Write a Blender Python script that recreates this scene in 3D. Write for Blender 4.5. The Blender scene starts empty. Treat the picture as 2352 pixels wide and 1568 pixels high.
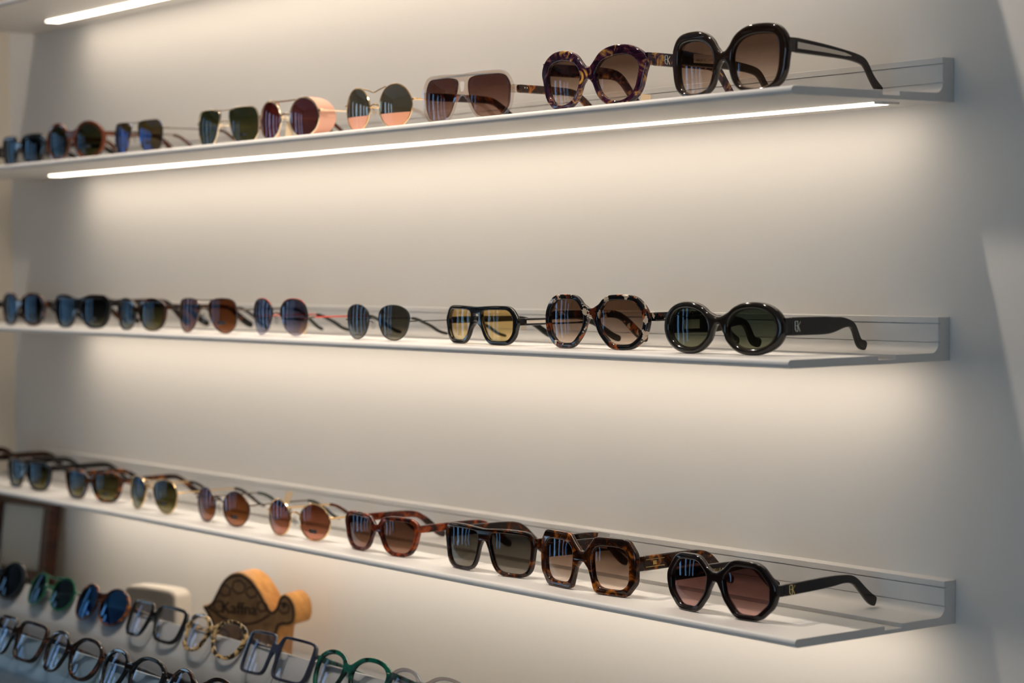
import bpy, bmesh, math, random
import numpy as np
from mathutils import Vector, Matrix
R = math.radians
random.seed(7)
sc = bpy.context.scene
C = sc.collection

# ------------------------------------------------------------------ camera
# world: X along the display wall (shelf right ends at 0), Y into the wall (its face is 0), Z up, floor 0
ZB = 1.72                                   # underside of the upper of the three full shelves
CAM = np.array([1.38931, -1.54114, ZB - 0.14254])
YAW, PIT, ROL, FPX = R(53.445), R(-2.0837), R(-0.6001), 5044.72
FW = np.array([-math.sin(YAW) * math.cos(PIT), math.cos(YAW) * math.cos(PIT), math.sin(PIT)])
_r = np.array([math.cos(YAW), math.sin(YAW), 0.0]); _u = np.cross(_r, FW)
RT = _r * math.cos(ROL) + _u * math.sin(ROL); UP = -_r * math.sin(ROL) + _u * math.cos(ROL)
cam = bpy.data.cameras.new('camera')
cam.sensor_width = 36.0
cam.lens = FPX / 2352 * 36.0
cam.clip_start = 0.05
cam.dof.use_dof = True
cam.dof.focus_distance = 2.2
cam.dof.aperture_fstop = 5.4
co = bpy.data.objects.new('camera', cam); C.objects.link(co)
m = Matrix.Identity(4)
for i in range(3):
    m[i][0], m[i][1], m[i][2], m[i][3] = RT[i], UP[i], -FW[i], CAM[i]
co.matrix_world = m
sc.camera = co

def px_of(P):
    d = np.array(P) - CAM
    z = d @ FW
    return 1176 + FPX * (d @ RT) / z, 784 - FPX * (d @ UP) / z

# ------------------------------------------------------------------ world, exposure
w = bpy.data.worlds.new('daylight'); sc.world = w; w.use_nodes = True
bg = w.node_tree.nodes['Background']
bg.inputs[0].default_value = (0.50, 0.74, 1.0, 1)
bg.inputs[1].default_value = 3.4
sc.view_settings.view_transform = 'Standard'
sc.view_settings.look = 'None'
sc.view_settings.exposure = 0.0
sc.view_settings.gamma = 1.0
sc.view_settings.use_curve_mapping = False
sc.cycles.use_denoising = True
sc.cycles.max_bounces = 10
sc.cycles.transparent_max_bounces = 40
sc.cycles.sample_clamp_indirect = 6.0
sc.cycles.caustics_reflective = False
sc.cycles.caustics_refractive = False
LED_COL, LED_POW = (1.0, 0.84, 0.66), 9.7
SPOT_COL, SPOT_POW = (1.0, 0.86, 0.72), 20.0

# ------------------------------------------------------------------ materials
MAT = {}
def nodes(name):
    mt = bpy.data.materials.new(name); mt.use_nodes = True
    MAT[name] = mt
    return mt, mt.node_tree, mt.node_tree.nodes['Principled BSDF']
def plain(name, col, rough=0.4, metal=0.0, spec=0.5, bump=0.0, bscale=400, coat=0.0):
    mt, nt, b = nodes(name)
    b.inputs['Base Color'].default_value = (*col, 1)
    b.inputs['Roughness'].default_value = rough
    b.inputs['Metallic'].default_value = metal
    b.inputs['Specular IOR Level'].default_value = spec
    b.inputs['Coat Weight'].default_value = coat
    tc = nt.nodes.new('ShaderNodeTexCoord')
    nz = nt.nodes.new('ShaderNodeTexNoise'); nz.inputs['Scale'].default_value = bscale
    nz.inputs['Detail'].default_value = 3
    nt.links.new(tc.outputs['Object'], nz.inputs['Vector'])
    if bump:
        bp = nt.nodes.new('ShaderNodeBump'); bp.inputs['Strength'].default_value = bump
        bp.inputs['Distance'].default_value = 0.001
        nt.links.new(nz.outputs['Fac'], bp.inputs['Height']); nt.links.new(bp.outputs['Normal'], b.inputs['Normal'])
    else:
        mr = nt.nodes.new('ShaderNodeMapRange')
        mr.inputs['To Min'].default_value = max(0.0, rough - 0.03); mr.inputs['To Max'].default_value = rough + 0.03
        nt.links.new(nz.outputs['Fac'], mr.inputs['Value']); nt.links.new(mr.outputs['Result'], b.inputs['Roughness'])
    return mt
def speckle(name, stops, scale=90, kind='noise', rough=0.07, distort=1.2, stretch=(1, 1, 1), interp='LINEAR'):
    mt, nt, b = nodes(name)
    tc = nt.nodes.new('ShaderNodeTexCoord'); mp = nt.nodes.new('ShaderNodeMapping')
    mp.inputs['Scale'].default_value = stretch
    nt.links.new(tc.outputs['Object'], mp.inputs['Vector'])
    rp = nt.nodes.new('ShaderNodeValToRGB'); rp.color_ramp.interpolation = interp
    if kind == 'noise':
        t = nt.nodes.new('ShaderNodeTexNoise'); t.inputs['Scale'].default_value = scale
        t.inputs['Detail'].default_value = 2.5; t.inputs['Distortion'].default_value = distort
        nt.links.new(mp.outputs['Vector'], t.inputs['Vector']); nt.links.new(t.outputs['Fac'], rp.inputs['Fac'])
    else:
        n2 = nt.nodes.new('ShaderNodeTexNoise'); n2.inputs['Scale'].default_value = scale * 1.3
        mx = nt.nodes.new('ShaderNodeMix'); mx.data_type = 'VECTOR'; mx.inputs[0].default_value = 0.012
        nt.links.new(mp.outputs['Vector'], n2.inputs['Vector'])
        nt.links.new(mp.outputs['Vector'], mx.inputs[4]); nt.links.new(n2.outputs['Color'], mx.inputs[5])
        t = nt.nodes.new('ShaderNodeTexVoronoi'); t.inputs['Scale'].default_value = scale
        nt.links.new(mx.outputs[1], t.inputs['Vector'])
        sp = nt.nodes.new('ShaderNodeSeparateColor'); nt.links.new(t.outputs['Color'], sp.inputs['Color'])
        nt.links.new(sp.outputs[0], rp.inputs['Fac'])
    els = rp.color_ramp.elements
    for i, (p, c) in enumerate(stops):
        e = els[i] if i < 2 else els.new(p)
        e.position = p; e.color = (*c, 1)
    nt.links.new(rp.outputs['Color'], b.inputs['Base Color'])
    b.inputs['Roughness'].default_value = rough
    return mt
def tint(name, top, bot, mid=None, refl=0.04, mirror=(0.55, 0.76, 1.0), rough=0.0):
    """thin tinted lens: per-surface transmission, fading from top to bottom, plus a surface reflection"""
    mt = bpy.data.materials.new(name); mt.use_nodes = True; MAT[name] = mt
    nt = mt.node_tree; nt.nodes.clear()
    out = nt.nodes.new('ShaderNodeOutputMaterial')
    tc = nt.nodes.new('ShaderNodeTexCoord'); sx = nt.nodes.new('ShaderNodeSeparateXYZ')
    nt.links.new(tc.outputs['Generated'], sx.inputs[0])
    rp = nt.nodes.new('ShaderNodeValToRGB'); nt.links.new(sx.outputs['Z'], rp.inputs['Fac'])
    q = lambda c: tuple(math.sqrt(v) for v in c) + (1,)
    e = rp.color_ramp.elements
    e[0].position = 0.05; e[0].color = q(bot); e[1].position = 0.8; e[1].color = q(top)
    if mid:
        k = e.new(0.42); k.color = q(mid)
    tr = nt.nodes.new('ShaderNodeBsdfTransparent'); nt.links.new(rp.outputs['Color'], tr.inputs['Color'])
    gl = nt.nodes.new('ShaderNodeBsdfGlossy'); gl.inputs['Color'].default_value = (*mirror, 1)
    gl.inputs['Roughness'].default_value = rough
    lw = nt.nodes.new('ShaderNodeLayerWeight'); lw.inputs['Blend'].default_value = 0.5
    pw = nt.nodes.new('ShaderNodeMath'); pw.operation = 'POWER'; pw.inputs[1].default_value = 5
    nt.links.new(lw.outputs['Facing'], pw.inputs[0])
    mr = nt.nodes.new('ShaderNodeMapRange'); mr.inputs['To Min'].default_value = refl; mr.inputs['To Max'].default_value = 1.0
    nt.links.new(pw.outputs[0], mr.inputs['Value'])
    mx = nt.nodes.new('ShaderNodeMixShader')
    nt.links.new(mr.outputs['Result'], mx.inputs[0]); nt.links.new(tr.outputs[0], mx.inputs[1]); nt.links.new(gl.outputs[0], mx.inputs[2])
    nt.links.new(mx.outputs[0], out.inputs['Surface'])
    return mt
def glow(name, col, power):
    mt = bpy.data.materials.new(name); mt.use_nodes = True; MAT[name] = mt
    nt = mt.node_tree; nt.nodes.clear()
    out = nt.nodes.new('ShaderNodeOutputMaterial'); em = nt.nodes.new('ShaderNodeEmission')
    em.inputs[0].default_value = (*col, 1); em.inputs[1].default_value = power
    nt.links.new(em.outputs[0], out.inputs['Surface'])
    return mt

plain('wall_paint', (0.84, 0.815, 0.78), 0.75, spec=0.25, bump=0.06, bscale=500)
plain('side_wall_paint', (0.88, 0.78, 0.64), 0.8, spec=0.2, bump=0.06, bscale=400)
plain('ceiling_paint', (0.82, 0.81, 0.79), 0.85, spec=0.2, bump=0.05)
plain('floor_stone', (0.26, 0.22, 0.18), 0.45, bump=0.05, bscale=60)
plain('dark_room_paint', (0.20, 0.15, 0.115), 0.7, bump=0.05)
plain('shelf_white', (0.85, 0.835, 0.815), 0.42, spec=0.4)
plain('counter_white', (0.40, 0.41, 0.42), 0.35, spec=0.5)
plain('board_blue_grey', (0.16, 0.24, 0.31), 0.3, spec=0.5)
plain('window_frame_paint', (0.10, 0.10, 0.10), 0.4)
plain('lamp_white', (0.75, 0.75, 0.74), 0.4)
glow('led_diffuser', LED_COL, LED_POW)
glow('lamp_glow', SPOT_COL, 12.0)
tint('window_glass', (0.92, 0.95, 0.95), (0.92, 0.95, 0.95))
# acetates
plain('black_acetate', (0.006, 0.006, 0.007), 0.07)
plain('brown_black_acetate', (0.022, 0.012, 0.008), 0.08)  # black acetate with the wall's warm reflection mixed into the base colour
plain('olive_black_acetate', (0.016, 0.013, 0.010), 0.10)
plain('matte_black', (0.012, 0.012, 0.011), 0.32)
plain('deep_plum_acetate', (0.010, 0.006, 0.006), 0.07)
speckle('tortoise', [(0.40, (0.010, 0.004, 0.003)), (0.56, (0.055, 0.014, 0.004)), (0.66, (0.30, 0.085, 0.010)), (0.76, (0.50, 0.17, 0.02))], 75)
speckle('dark_tortoise', [(0.45, (0.007, 0.004, 0.003)), (0.62, (0.05, 0.012, 0.004)), (0.75, (0.26, 0.07, 0.010))], 60)
speckle('red_tortoise', [(0.38, (0.012, 0.003, 0.003)), (0.53, (0.09, 0.013, 0.005)), (0.70, (0.33, 0.055, 0.010))], 70)
speckle('amber_brown', [(0.35, (0.028, 0.008, 0.004)), (0.65, (0.13, 0.032, 0.010))], 70)
speckle('purple_tortoise', [(0.40, (0.012, 0.004, 0.012)), (0.52, (0.05, 0.012, 0.03)), (0.60, (0.20, 0.09, 0.05)), (0.72, (0.60, 0.33, 0.05))], 48, distort=2.6)
speckle('mottled_shell', [(0.0, (0.006, 0.006, 0.008)), (0.66, (0.30, 0.07, 0.012)), (0.76, (0.09, 0.02, 0.008)), (0.84, (0.52, 0.42, 0.32)), (0.93, (0.008, 0.008, 0.010))], 170, kind='voronoi', interp='CONSTANT')
speckle('cream_shell', [(0.38, (0.015, 0.010, 0.007)), (0.48, (0.06, 0.035, 0.015)), (0.54, (0.55, 0.38, 0.17))], 95, distort=1.5)
speckle('green_shell', [(0.38, (0.003, 0.012, 0.010)), (0.60, (0.006, 0.10, 0.065))], 60)
speckle('black_tortoise', [(0.48, (0.006, 0.004, 0.003)), (0.62, (0.020, 0.007, 0.003)), (0.75, (0.12, 0.035, 0.008))], 70)
plain('green_enamel', (0.006, 0.11, 0.05), 0.2)
plain('smoky_navy', (0.025, 0.03, 0.055), 0.1)
tint('crystal_acetate', (0.84, 0.72, 0.62), (0.84, 0.72, 0.62), refl=0.09)
tint('grey_crystal', (0.55, 0.50, 0.50), (0.55, 0.50, 0.50), refl=0.07)
plain('pink_shield', (0.80, 0.42, 0.30), 0.35)
# metals
plain('gold', (0.83, 0.58, 0.30), 0.18, metal=1)
plain('pale_gold', (0.90, 0.74, 0.52), 0.2, metal=1)
plain('gunmetal', (0.16, 0.13, 0.11), 0.25, metal=1)
plain('dark_wire', (0.03, 0.035, 0.035), 0.3, metal=0.6)
plain('red_enamel', (0.65, 0.05, 0.03), 0.3)
plain('silver_logo', (0.62, 0.55, 0.44), 0.25, metal=1)
plain('gold_logo', (0.85, 0.58, 0.22), 0.2, metal=1)
plain('rubber_grey', (0.055, 0.065, 0.06), 0.45)
tint('pad_silicone', (0.86, 0.84, 0.80), (0.86, 0.84, 0.80), refl=0.06)
# lenses
tint('lens_brown_fade', (0.13, 0.075, 0.048), (0.82, 0.68, 0.57), mid=(0.38, 0.27, 0.21))
tint('lens_plum_fade', (0.085, 0.04, 0.036), (0.52, 0.31, 0.27), mid=(0.20, 0.10, 0.09))
tint('lens_rose_brown', (0.10, 0.045, 0.035), (0.52, 0.33, 0.26), mid=(0.22, 0.12, 0.095))
tint('lens_green', (0.035, 0.04, 0.018), (0.12, 0.115, 0.05))
tint('lens_dark_green', (0.05, 0.065, 0.05), (0.24, 0.25, 0.17), mid=(0.12, 0.135, 0.10))
tint('lens_olive', (0.035, 0.035, 0.014), (0.22, 0.19, 0.08), mid=(0.11, 0.10, 0.04))
tint('lens_night', (0.010, 0.014, 0.016), (0.16, 0.15, 0.09), mid=(0.03, 0.035, 0.03), refl=0.06)
tint('lens_grey', (0.055, 0.052, 0.045), (0.20, 0.175, 0.14))
tint('lens_sage', (0.055, 0.055, 0.045), (0.24, 0.21, 0.15), mid=(0.10, 0.095, 0.075))
tint('lens_copper', (0.13, 0.042, 0.015), (0.34, 0.13, 0.05))
tint('lens_copper_rose', (0.14, 0.042, 0.02), (0.50, 0.20, 0.12))
tint('lens_brown', (0.085, 0.042, 0.026), (0.28, 0.15, 0.10))
tint('lens_violet', (0.06, 0.06, 0.11), (0.38, 0.32, 0.37), mid=(0.13, 0.115, 0.17))
tint('lens_mauve', (0.10, 0.03, 0.035), (0.15, 0.06, 0.065), refl=0.08, mirror=(0.85, 0.8, 1.0))
tint('lens_yellow', (0.84, 0.56, 0.20), (0.95, 0.74, 0.36))
tint('lens_blue_mirror', (0.13, 0.10, 0.03), (0.22, 0.18, 0.12), refl=0.16, mirror=(0.10, 0.35, 1.0))
tint('lens_deep_blue', (0.010, 0.05, 0.16), (0.02, 0.09, 0.24), refl=0.13, mirror=(0.3, 0.6, 1.0))
tint('lens_black', (0.012, 0.014, 0.016), (0.03, 0.035, 0.04), refl=0.06)
tint('lens_teal_black', (0.015, 0.03, 0.03), (0.10, 0.16, 0.17), refl=0.06)
tint('lens_clear', (0.94, 0.95, 0.96), (0.94, 0.95, 0.96), refl=0.05, mirror=(0.55, 0.7, 1.0))
# half silvered peach lens: mirrored peach below, grey green above
mt = tint('lens_peach_half', (0.12, 0.12, 0.10), (0.12, 0.12, 0.10), refl=0.16, mirror=(1.0, 0.9, 0.85))
nt = mt.node_tree
b = nt.nodes.new('ShaderNodeBsdfPrincipled'); b.inputs['Base Color'].default_value = (0.85, 0.40, 0.25, 1); b.inputs['Roughness'].default_value = 0.15
sx = [n for n in nt.nodes if n.type == 'SEPXYZ'][0]
lt = nt.nodes.new('ShaderNodeMath'); lt.operation = 'LESS_THAN'; lt.inputs[1].default_value = 0.34
nt.links.new(sx.outputs['Z'], lt.inputs[0])
old = [n for n in nt.nodes if n.type == 'MIX_SHADER'][0]; out = [n for n in nt.nodes if n.type == 'OUTPUT_MATERIAL'][0]
mx = nt.nodes.new('ShaderNodeMixShader')
nt.links.new(lt.outputs[0], mx.inputs[0]); nt.links.new(old.outputs[0], mx.inputs[1]); nt.links.new(b.outputs[0], mx.inputs[2])
nt.links.new(mx.outputs[0], out.inputs['Surface'])
# props
plain('paper_tag', (0.80, 0.62, 0.40), 0.7)
plain('white_tag', (0.78, 0.70, 0.60), 0.7)
plain('ink', (0.03, 0.025, 0.02), 0.6)
plain('white_ink', (0.7, 0.66, 0.6), 0.6)
plain('sticker_dark', (0.02, 0.02, 0.022), 0.5)
speckle('beech_wood', [(0.35, (0.46, 0.20, 0.04)), (0.65, (0.62, 0.30, 0.075))], 14, rough=0.5, distort=0.4, stretch=(1, 6, 6))
speckle('burnt_wood', [(0.35, (0.19, 0.10, 0.042)), (0.65, (0.30, 0.165, 0.068))], 60, rough=0.6, distort=0.5)
plain('char_line', (0.028, 0.014, 0.006), 0.7)
plain('ceramic_white', (0.80, 0.74, 0.66), 0.5)
plain('ceramic_painted_shade', (0.30, 0.27, 0.24), 0.6)  # pale block's ceramic again, with the shade of its front put into the colour
speckle('mahogany', [(0.35, (0.030, 0.009, 0.005)), (0.65, (0.075, 0.022, 0.012))], 20, rough=0.3, stretch=(1, 1, 6))
plain('mat_board', (0.80, 0.77, 0.70), 0.6)

# ------------------------------------------------------------------ helpers
def link(me, name, mat, parent=None, smooth=None):
    me.name = name
    if mat: me.materials.clear(); me.materials.append(MAT[mat])
    if smooth is not None:
        me.polygons.foreach_set('use_smooth', [True] * len(me.polygons))
        me.set_sharp_from_angle(angle=R(smooth))
    o = bpy.data.objects.new(name, me); C.objects.link(o)
    o.parent = parent
    return o
def tag(o, label, cat, group=None):
    o['label'] = label; o['category'] = cat
    if group: o['group'] = group
    return o
def struct(o, label, cat):
    tag(o, label, cat); o['kind'] = 'structure'; return o
def empty(name, loc, rot=(0, 0, 0)):
    o = bpy.data.objects.new(name, None); C.objects.link(o)
    o.location = loc; o.rotation_euler = rot; o.empty_display_size = 0.02
    return o
def box_bm(bm, x0, x1, y0, y1, z0, z1):
    v = [bm.verts.new((x, y, z)) for z in (z0, z1) for y in (y0, y1) for x in (x0, x1)]
    for f in ((0, 2, 3, 1), (4, 5, 7, 6), (0, 1, 5, 4), (2, 6, 7, 3), (0, 4, 6, 2), (1, 3, 7, 5)):
        bm.faces.new([v[i] for i in f])
def boxes(lst, bevel=0.0):
    bm = bmesh.new()
    for b in lst: box_bm(bm, *b)
    if bevel: bmesh.ops.bevel(bm, geom=bm.edges[:], offset=bevel, segments=2, profile=0.5, affect='EDGES')
    me = bpy.data.meshes.new('m'); bm.to_mesh(me); bm.free()
    return me
def plate(contours, half, bevel=0.0, axis='front', res=2, seg_off=True):
    """filled 2-D outline (first contour) with holes, extruded by +-half, edges rounded; returned in world axes"""
    cu = bpy.data.curves.new('c', 'CURVE'); cu.dimensions = '2D'; cu.fill_mode = 'BOTH'
    cu.extrude = max(0.0, half - bevel); cu.bevel_depth = bevel; cu.bevel_resolution = res
    if bevel and seg_off: cu.offset = -bevel
    for c in contours:
        s = cu.splines.new('POLY'); s.points.add(len(c) - 1)
        s.points.foreach_set('co', [v for p in c for v in (p[0], p[1], 0.0, 1.0)])
        s.use_cyclic_u = True
    ob = bpy.data.objects.new('c', cu)
    me = bpy.data.meshes.new_from_object(ob)
    bpy.data.objects.remove(ob); bpy.data.curves.remove(cu)
    if axis == 'front': me.transform(Matrix(((1, 0, 0, 0), (0, 0, -1, 0), (0, 1, 0, 0), (0, 0, 0, 1))))
    elif axis == 'side': me.transform(Matrix(((0, 0, 1, 0), (1, 0, 0, 0), (0, 1, 0, 0), (0, 0, 0, 1))))
    return me
def text_mesh(body, size, depth=0.1):
    cu = bpy.data.curves.new('t', 'FONT'); cu.body = body; cu.size = size; cu.extrude = depth
    cu.resolution_u = 3
    ob = bpy.data.objects.new('t', cu); me = bpy.data.meshes.new_from_object(ob)
    bpy.data.objects.remove(ob); bpy.data.curves.remove(cu)
    return me
def join(meshes):
    bm = bmesh.new()
    for me in meshes:
        bm.from_mesh(me); bpy.data.meshes.remove(me)
    me = bpy.data.meshes.new('m'); bm.to_mesh(me); bm.free()
    return me
def tube(pts, rad, closed=False, n=8, flat=1.0):
    """round bar along points; rad is a number or one per point"""
    P = [Vector(p) for p in pts]; N = len(P)
    rr = rad if hasattr(rad, '__len__') else [rad] * N
    bm = bmesh.new(); rings = []
    ref = None
    for i in range(N):
        a = P[(i - 1) % N] if (closed or i > 0) else P[i]
        b = P[(i + 1) % N] if (closed or i < N - 1) else P[i]
        t = (b - a).normalized()
        if ref is None:
            ref = Vector((0, 1, 0)) if abs(t.y) < 0.9 else Vector((0, 0, 1))
        u = (ref - t * ref.dot(t)).normalized(); v = t.cross(u); ref = u
        rings.append([bm.verts.new(P[i] + (u * math.cos(k * 2 * math.pi / n) * flat + v * math.sin(k * 2 * math.pi / n)) * rr[i]) for k in range(n)])
    for i in range(N if closed else N - 1):
        A, B = rings[i], rings[(i + 1) % N]
        for k in range(n):
            bm.faces.new((A[k], A[(k + 1) % n], B[(k + 1) % n], B[k]))
    if not closed:
        bm.faces.new(rings[0][::-1]); bm.faces.new(rings[-1])
    bmesh.ops.recalc_face_normals(bm, faces=bm.faces[:])
    me = bpy.data.meshes.new('m'); bm.to_mesh(me); bm.free()
    return me
def chaikin(p, cut=0.25, it=3, closed=True):
    p = [tuple(q) for q in p]
    for _ in range(it):
        q = []
        n = len(p)
        for i in range(n if closed else n - 1):
            a, b = p[i], p[(i + 1) % n]
            q.append(tuple(a[k] + (b[k] - a[k]) * cut for k in range(len(a))))
            q.append(tuple(a[k] + (b[k] - a[k]) * (1 - cut) for k in range(len(a))))
        if not closed: q = [p[0]] + q + [p[-1]]
        p = q
    return p
def resample(p, step, closed=True):
    P = np.array(p, float)
    if closed: P = np.vstack([P, P[:1]])
    s = np.r_[0, np.cumsum(np.hypot(*np.diff(P[:, :2], axis=0).T))]
    n = max(6, int(round(s[-1] / step)))
    t = np.linspace(0, s[-1], n + 1)
    if closed: t = t[:-1]
    return np.stack([np.interp(t, s, P[:, k]) for k in range(P.shape[1])], 1)
def smooth(p, it, closed=True):
    P = np.array(p, float)
    for _ in range(it):
        if closed: P = 0.5 * P + 0.25 * (np.roll(P, 1, 0) + np.roll(P, -1, 0))
        else:
            Q = P.copy(); Q[1:-1] = 0.5 * P[1:-1] + 0.25 * (P[:-2] + P[2:]); P = Q
    return P

# ------------------------------------------------------------------ room shell
CEIL, XL, XR, YF, XF = 2.75, -2.108, 3.2, -6.0, -6.0
me = boxes([(XF - 0.2, XR + 0.2, 0, 0.12, 0, CEIL)]); struct(link(me, 'wall_back', 'wall_paint'), 'plain off-white display wall carrying the lit shelves', 'wall')
me = boxes([(XF - 0.2, XR + 0.2, YF - 0.2, 0.12, -0.1, 0)]); struct(link(me, 'floor', 'floor_stone'), 'brown stone floor of the shop', 'floor')
me = boxes([(XF - 0.2, XR + 0.2, YF - 0.2, 0.12, CEIL, CEIL + 0.1)]); struct(link(me, 'ceiling', 'ceiling_paint'), 'white ceiling above the display wall', 'ceiling')
struct(link(boxes([(XL - 0.18, XL, -0.24, 0, 0, CEIL)]), 'wall_left', 'side_wall_paint'), 'beige pier meeting the display wall in a corner', 'wall')
WZ0, WZ1 = 0.5, 2.45
wl = [(-1.28, -1.5), (-2.2, -2.6), (-3.3, -3.7), (-4.3, -4.65), (-5.1, -5.5)]
parts = [(XF - 0.2, XF, YF, 0, 0, WZ0), (XF - 0.2, XF, YF, 0, WZ1, CEIL)]
y = 0.0
for a, b in wl:
    parts.append((XF - 0.2, XF, a, y, WZ0, WZ1)); y = b
parts.append((XF - 0.2, XF, YF, y, WZ0, WZ1))
struct(link(boxes(parts), 'wall_far', 'dark_room_paint'), 'brown end wall of the shop with narrow windows', 'wall')
wf = [(0.2, 1.4), (1.8, 3.0)]
parts = [(XF, XR, YF - 0.2, YF, 0, WZ0), (XF, XR, YF - 0.2, YF, WZ1, CEIL)]
x = XF
for a, b in wf:
    parts.append((x, a, YF - 0.2, YF, WZ0, WZ1)); x = b
parts.append((x, XR, YF - 0.2, YF, WZ0, WZ1))
struct(link(boxes(parts), 'wall_front', 'dark_room_paint'), 'brown shop wall opposite the shelves with two windows', 'wall')
struct(link(boxes([(XR, XR + 0.2, YF, 0, 0, CEIL)]), 'wall_right', 'dark_room_paint'), 'brown shop wall at the near end of the room', 'wall')
n = 0
for a, b in wl:
    n += 1; lo, hi = min(a, b), max(a, b); X = XF - 0.12
    f = [(X, X + 0.06, lo, lo + 0.05, WZ0, WZ1), (X, X + 0.06, hi - 0.05, hi, WZ0, WZ1), (X, X + 0.06, lo, hi, WZ0, WZ0 + 0.05), (X, X + 0.06, lo, hi, WZ1 - 0.05, WZ1), (X, X + 0.06, lo, hi, 1.78, 1.82)]
    o = struct(link(boxes(f), 'window_%d' % n, 'window_frame_paint'), 'dark framed narrow shop window in the end wall', 'window')
    link(boxes([(X + 0.027, X + 0.033, lo + 0.05, hi - 0.05, WZ0 + 0.05, WZ1 - 0.05)]), 'pane', 'window_glass', o)
for a, b in wf:
    n += 1; Y = YF - 0.12
    f = [(a, a + 0.05, Y, Y + 0.06, WZ0, WZ1), (b - 0.05, b, Y, Y + 0.06, WZ0, WZ1), (a, b, Y, Y + 0.06, WZ0, WZ0 + 0.05), (a, b, Y, Y + 0.06, WZ1 - 0.05, WZ1), (a, b, Y, Y + 0.06, 1.78, 1.82)]
    o = struct(link(boxes(f), 'window_%d' % n, 'window_frame_paint'), 'dark framed wide shop window in the opposite wall', 'window')
    link(boxes([(a + 0.05, b - 0.05, Y + 0.027, Y + 0.033, WZ0 + 0.05, WZ1 - 0.05)]), 'pane', 'window_glass', o)

# ceiling downlights in a row in front of the display wall
for sx_, sy_, tilt_, pw_ in [(-1.70, -0.62, 18, SPOT_POW * 0.5), (-0.97, -0.62, 18, SPOT_POW * 2.3), (-0.25, -0.62, 18, SPOT_POW * 1.15)] + [(q, r_, 0, 14.0) for r_ in (-2.3, -3.9) for q in (-3.6, -1.8, 0.0, 1.8)]:
    near = sy_ > -1
    t = tag(empty('downlight', (sx_, sy_, CEIL)), 'small white round ceiling downlight above the display wall' if near else 'small white round ceiling downlight in the middle of the shop', 'lamp', 'downlights in front of the display wall' if near else 'downlights over the shop floor')
    ring = [(0.05 * math.cos(a), 0.05 * math.sin(a), 0) for a in np.linspace(0, 2 * math.pi, 32, endpoint=False)]
    o = link(tube([(p[0], p[1], -0.006) for p in ring], 0.008, True, 8), 'trim_ring', 'lamp_white', t, 40)
    bm = bmesh.new(); bmesh.ops.create_cone(bm, cap_ends=True, segments=24, radius1=0.044, radius2=0.03, depth=0.03, matrix=Matrix.Translation((0, 0, -0.008 + 0.012)))
    me = bpy.data.meshes.new('m'); bm.to_mesh(me); bm.free(); me.transform(Matrix.Translation((0, 0, -0.019)))
    link(me, 'reflector', 'lamp_white', t)
    ld = bpy.data.lights.new('downlight_beam', 'SPOT'); ld.energy = pw_; ld.color = SPOT_COL
    ld.spot_size = R(95); ld.spot_blend = 0.6; ld.shadow_soft_size = 0.018
    lo = bpy.data.objects.new('downlight_beam', ld); C.objects.link(lo); lo.parent = t
    lo.location = (0, 0, -0.04); lo.rotation_euler = (R(tilt_), 0, 0)

# ------------------------------------------------------------------ shelves
SD, SL = 0.2065, 2.0
TOPZ = 0.008
def shelf(zb, dx, label, x0=-SL + 0.19, x1=-0.035):
    t = tag(empty('wall_shelf', (dx, 0, zb)), label, 'shelf', 'white shelves on the display wall')
    pr = [(-202.5 - 4 * math.cos(a), 4 + 4 * math.sin(a)) for a in np.linspace(-math.pi / 2, math.pi / 2, 9)] + [(-94, 8), (-94, 4), (-72, 4), (-72, 8)]
    pr += [(-24 + 8.5 * math.sin(a), 16.5 - 8.5 * math.cos(a)) for a in np.linspace(0, math.pi / 2, 7)]
    pr += [(-15.5, 17.2), (-13.5, 17.2), (-13.5, 17.9), (-15.5, 17.9), (-15.5, 34.4), (-12.6, 34.4), (-12.6, 35.4), (-15.5, 35.4), (-15.5, 40.6), (-15.0, 41), (0, 41), (0, 0)]
    me = plate([[(a / 1000, b / 1000) for a, b in pr]], SL / 2, 0.0006, 'side', 1)
    me.transform(Matrix.Translation((-SL / 2, 0, 0)))
    link(me, 'tray', 'shelf_white', t, 30)
    link(boxes([(x0, x1, -0.068, -0.047, -0.0016, 0.0004)]), 'led_strip', 'led_diffuser', t)
    for xx in (x0 - 0.01, x1):
        link(boxes([(xx, xx + 0.01, -0.069, -0.046, -0.0018, 0.0004)]), 'strip_end', 'shelf_white', t)
    return t
Z0, Z1, Z2, Z3 = ZB + 0.2405, ZB, ZB - 0.2389, ZB - 0.4836
shelf(Z0, 0.0, 'topmost white wall shelf with a glowing strip, nearest the ceiling')
shelf(Z1, 0.0, 'white wall shelf under the oversized glossy black sunglasses')
shelf(Z2, -0.0064, 'white wall shelf at eye level under the thick black oval sunglasses')
shelf(Z3, 0.0, 'white wall shelf above the wooden turtle, under the octagonal sunglasses', -1.80)

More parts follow.
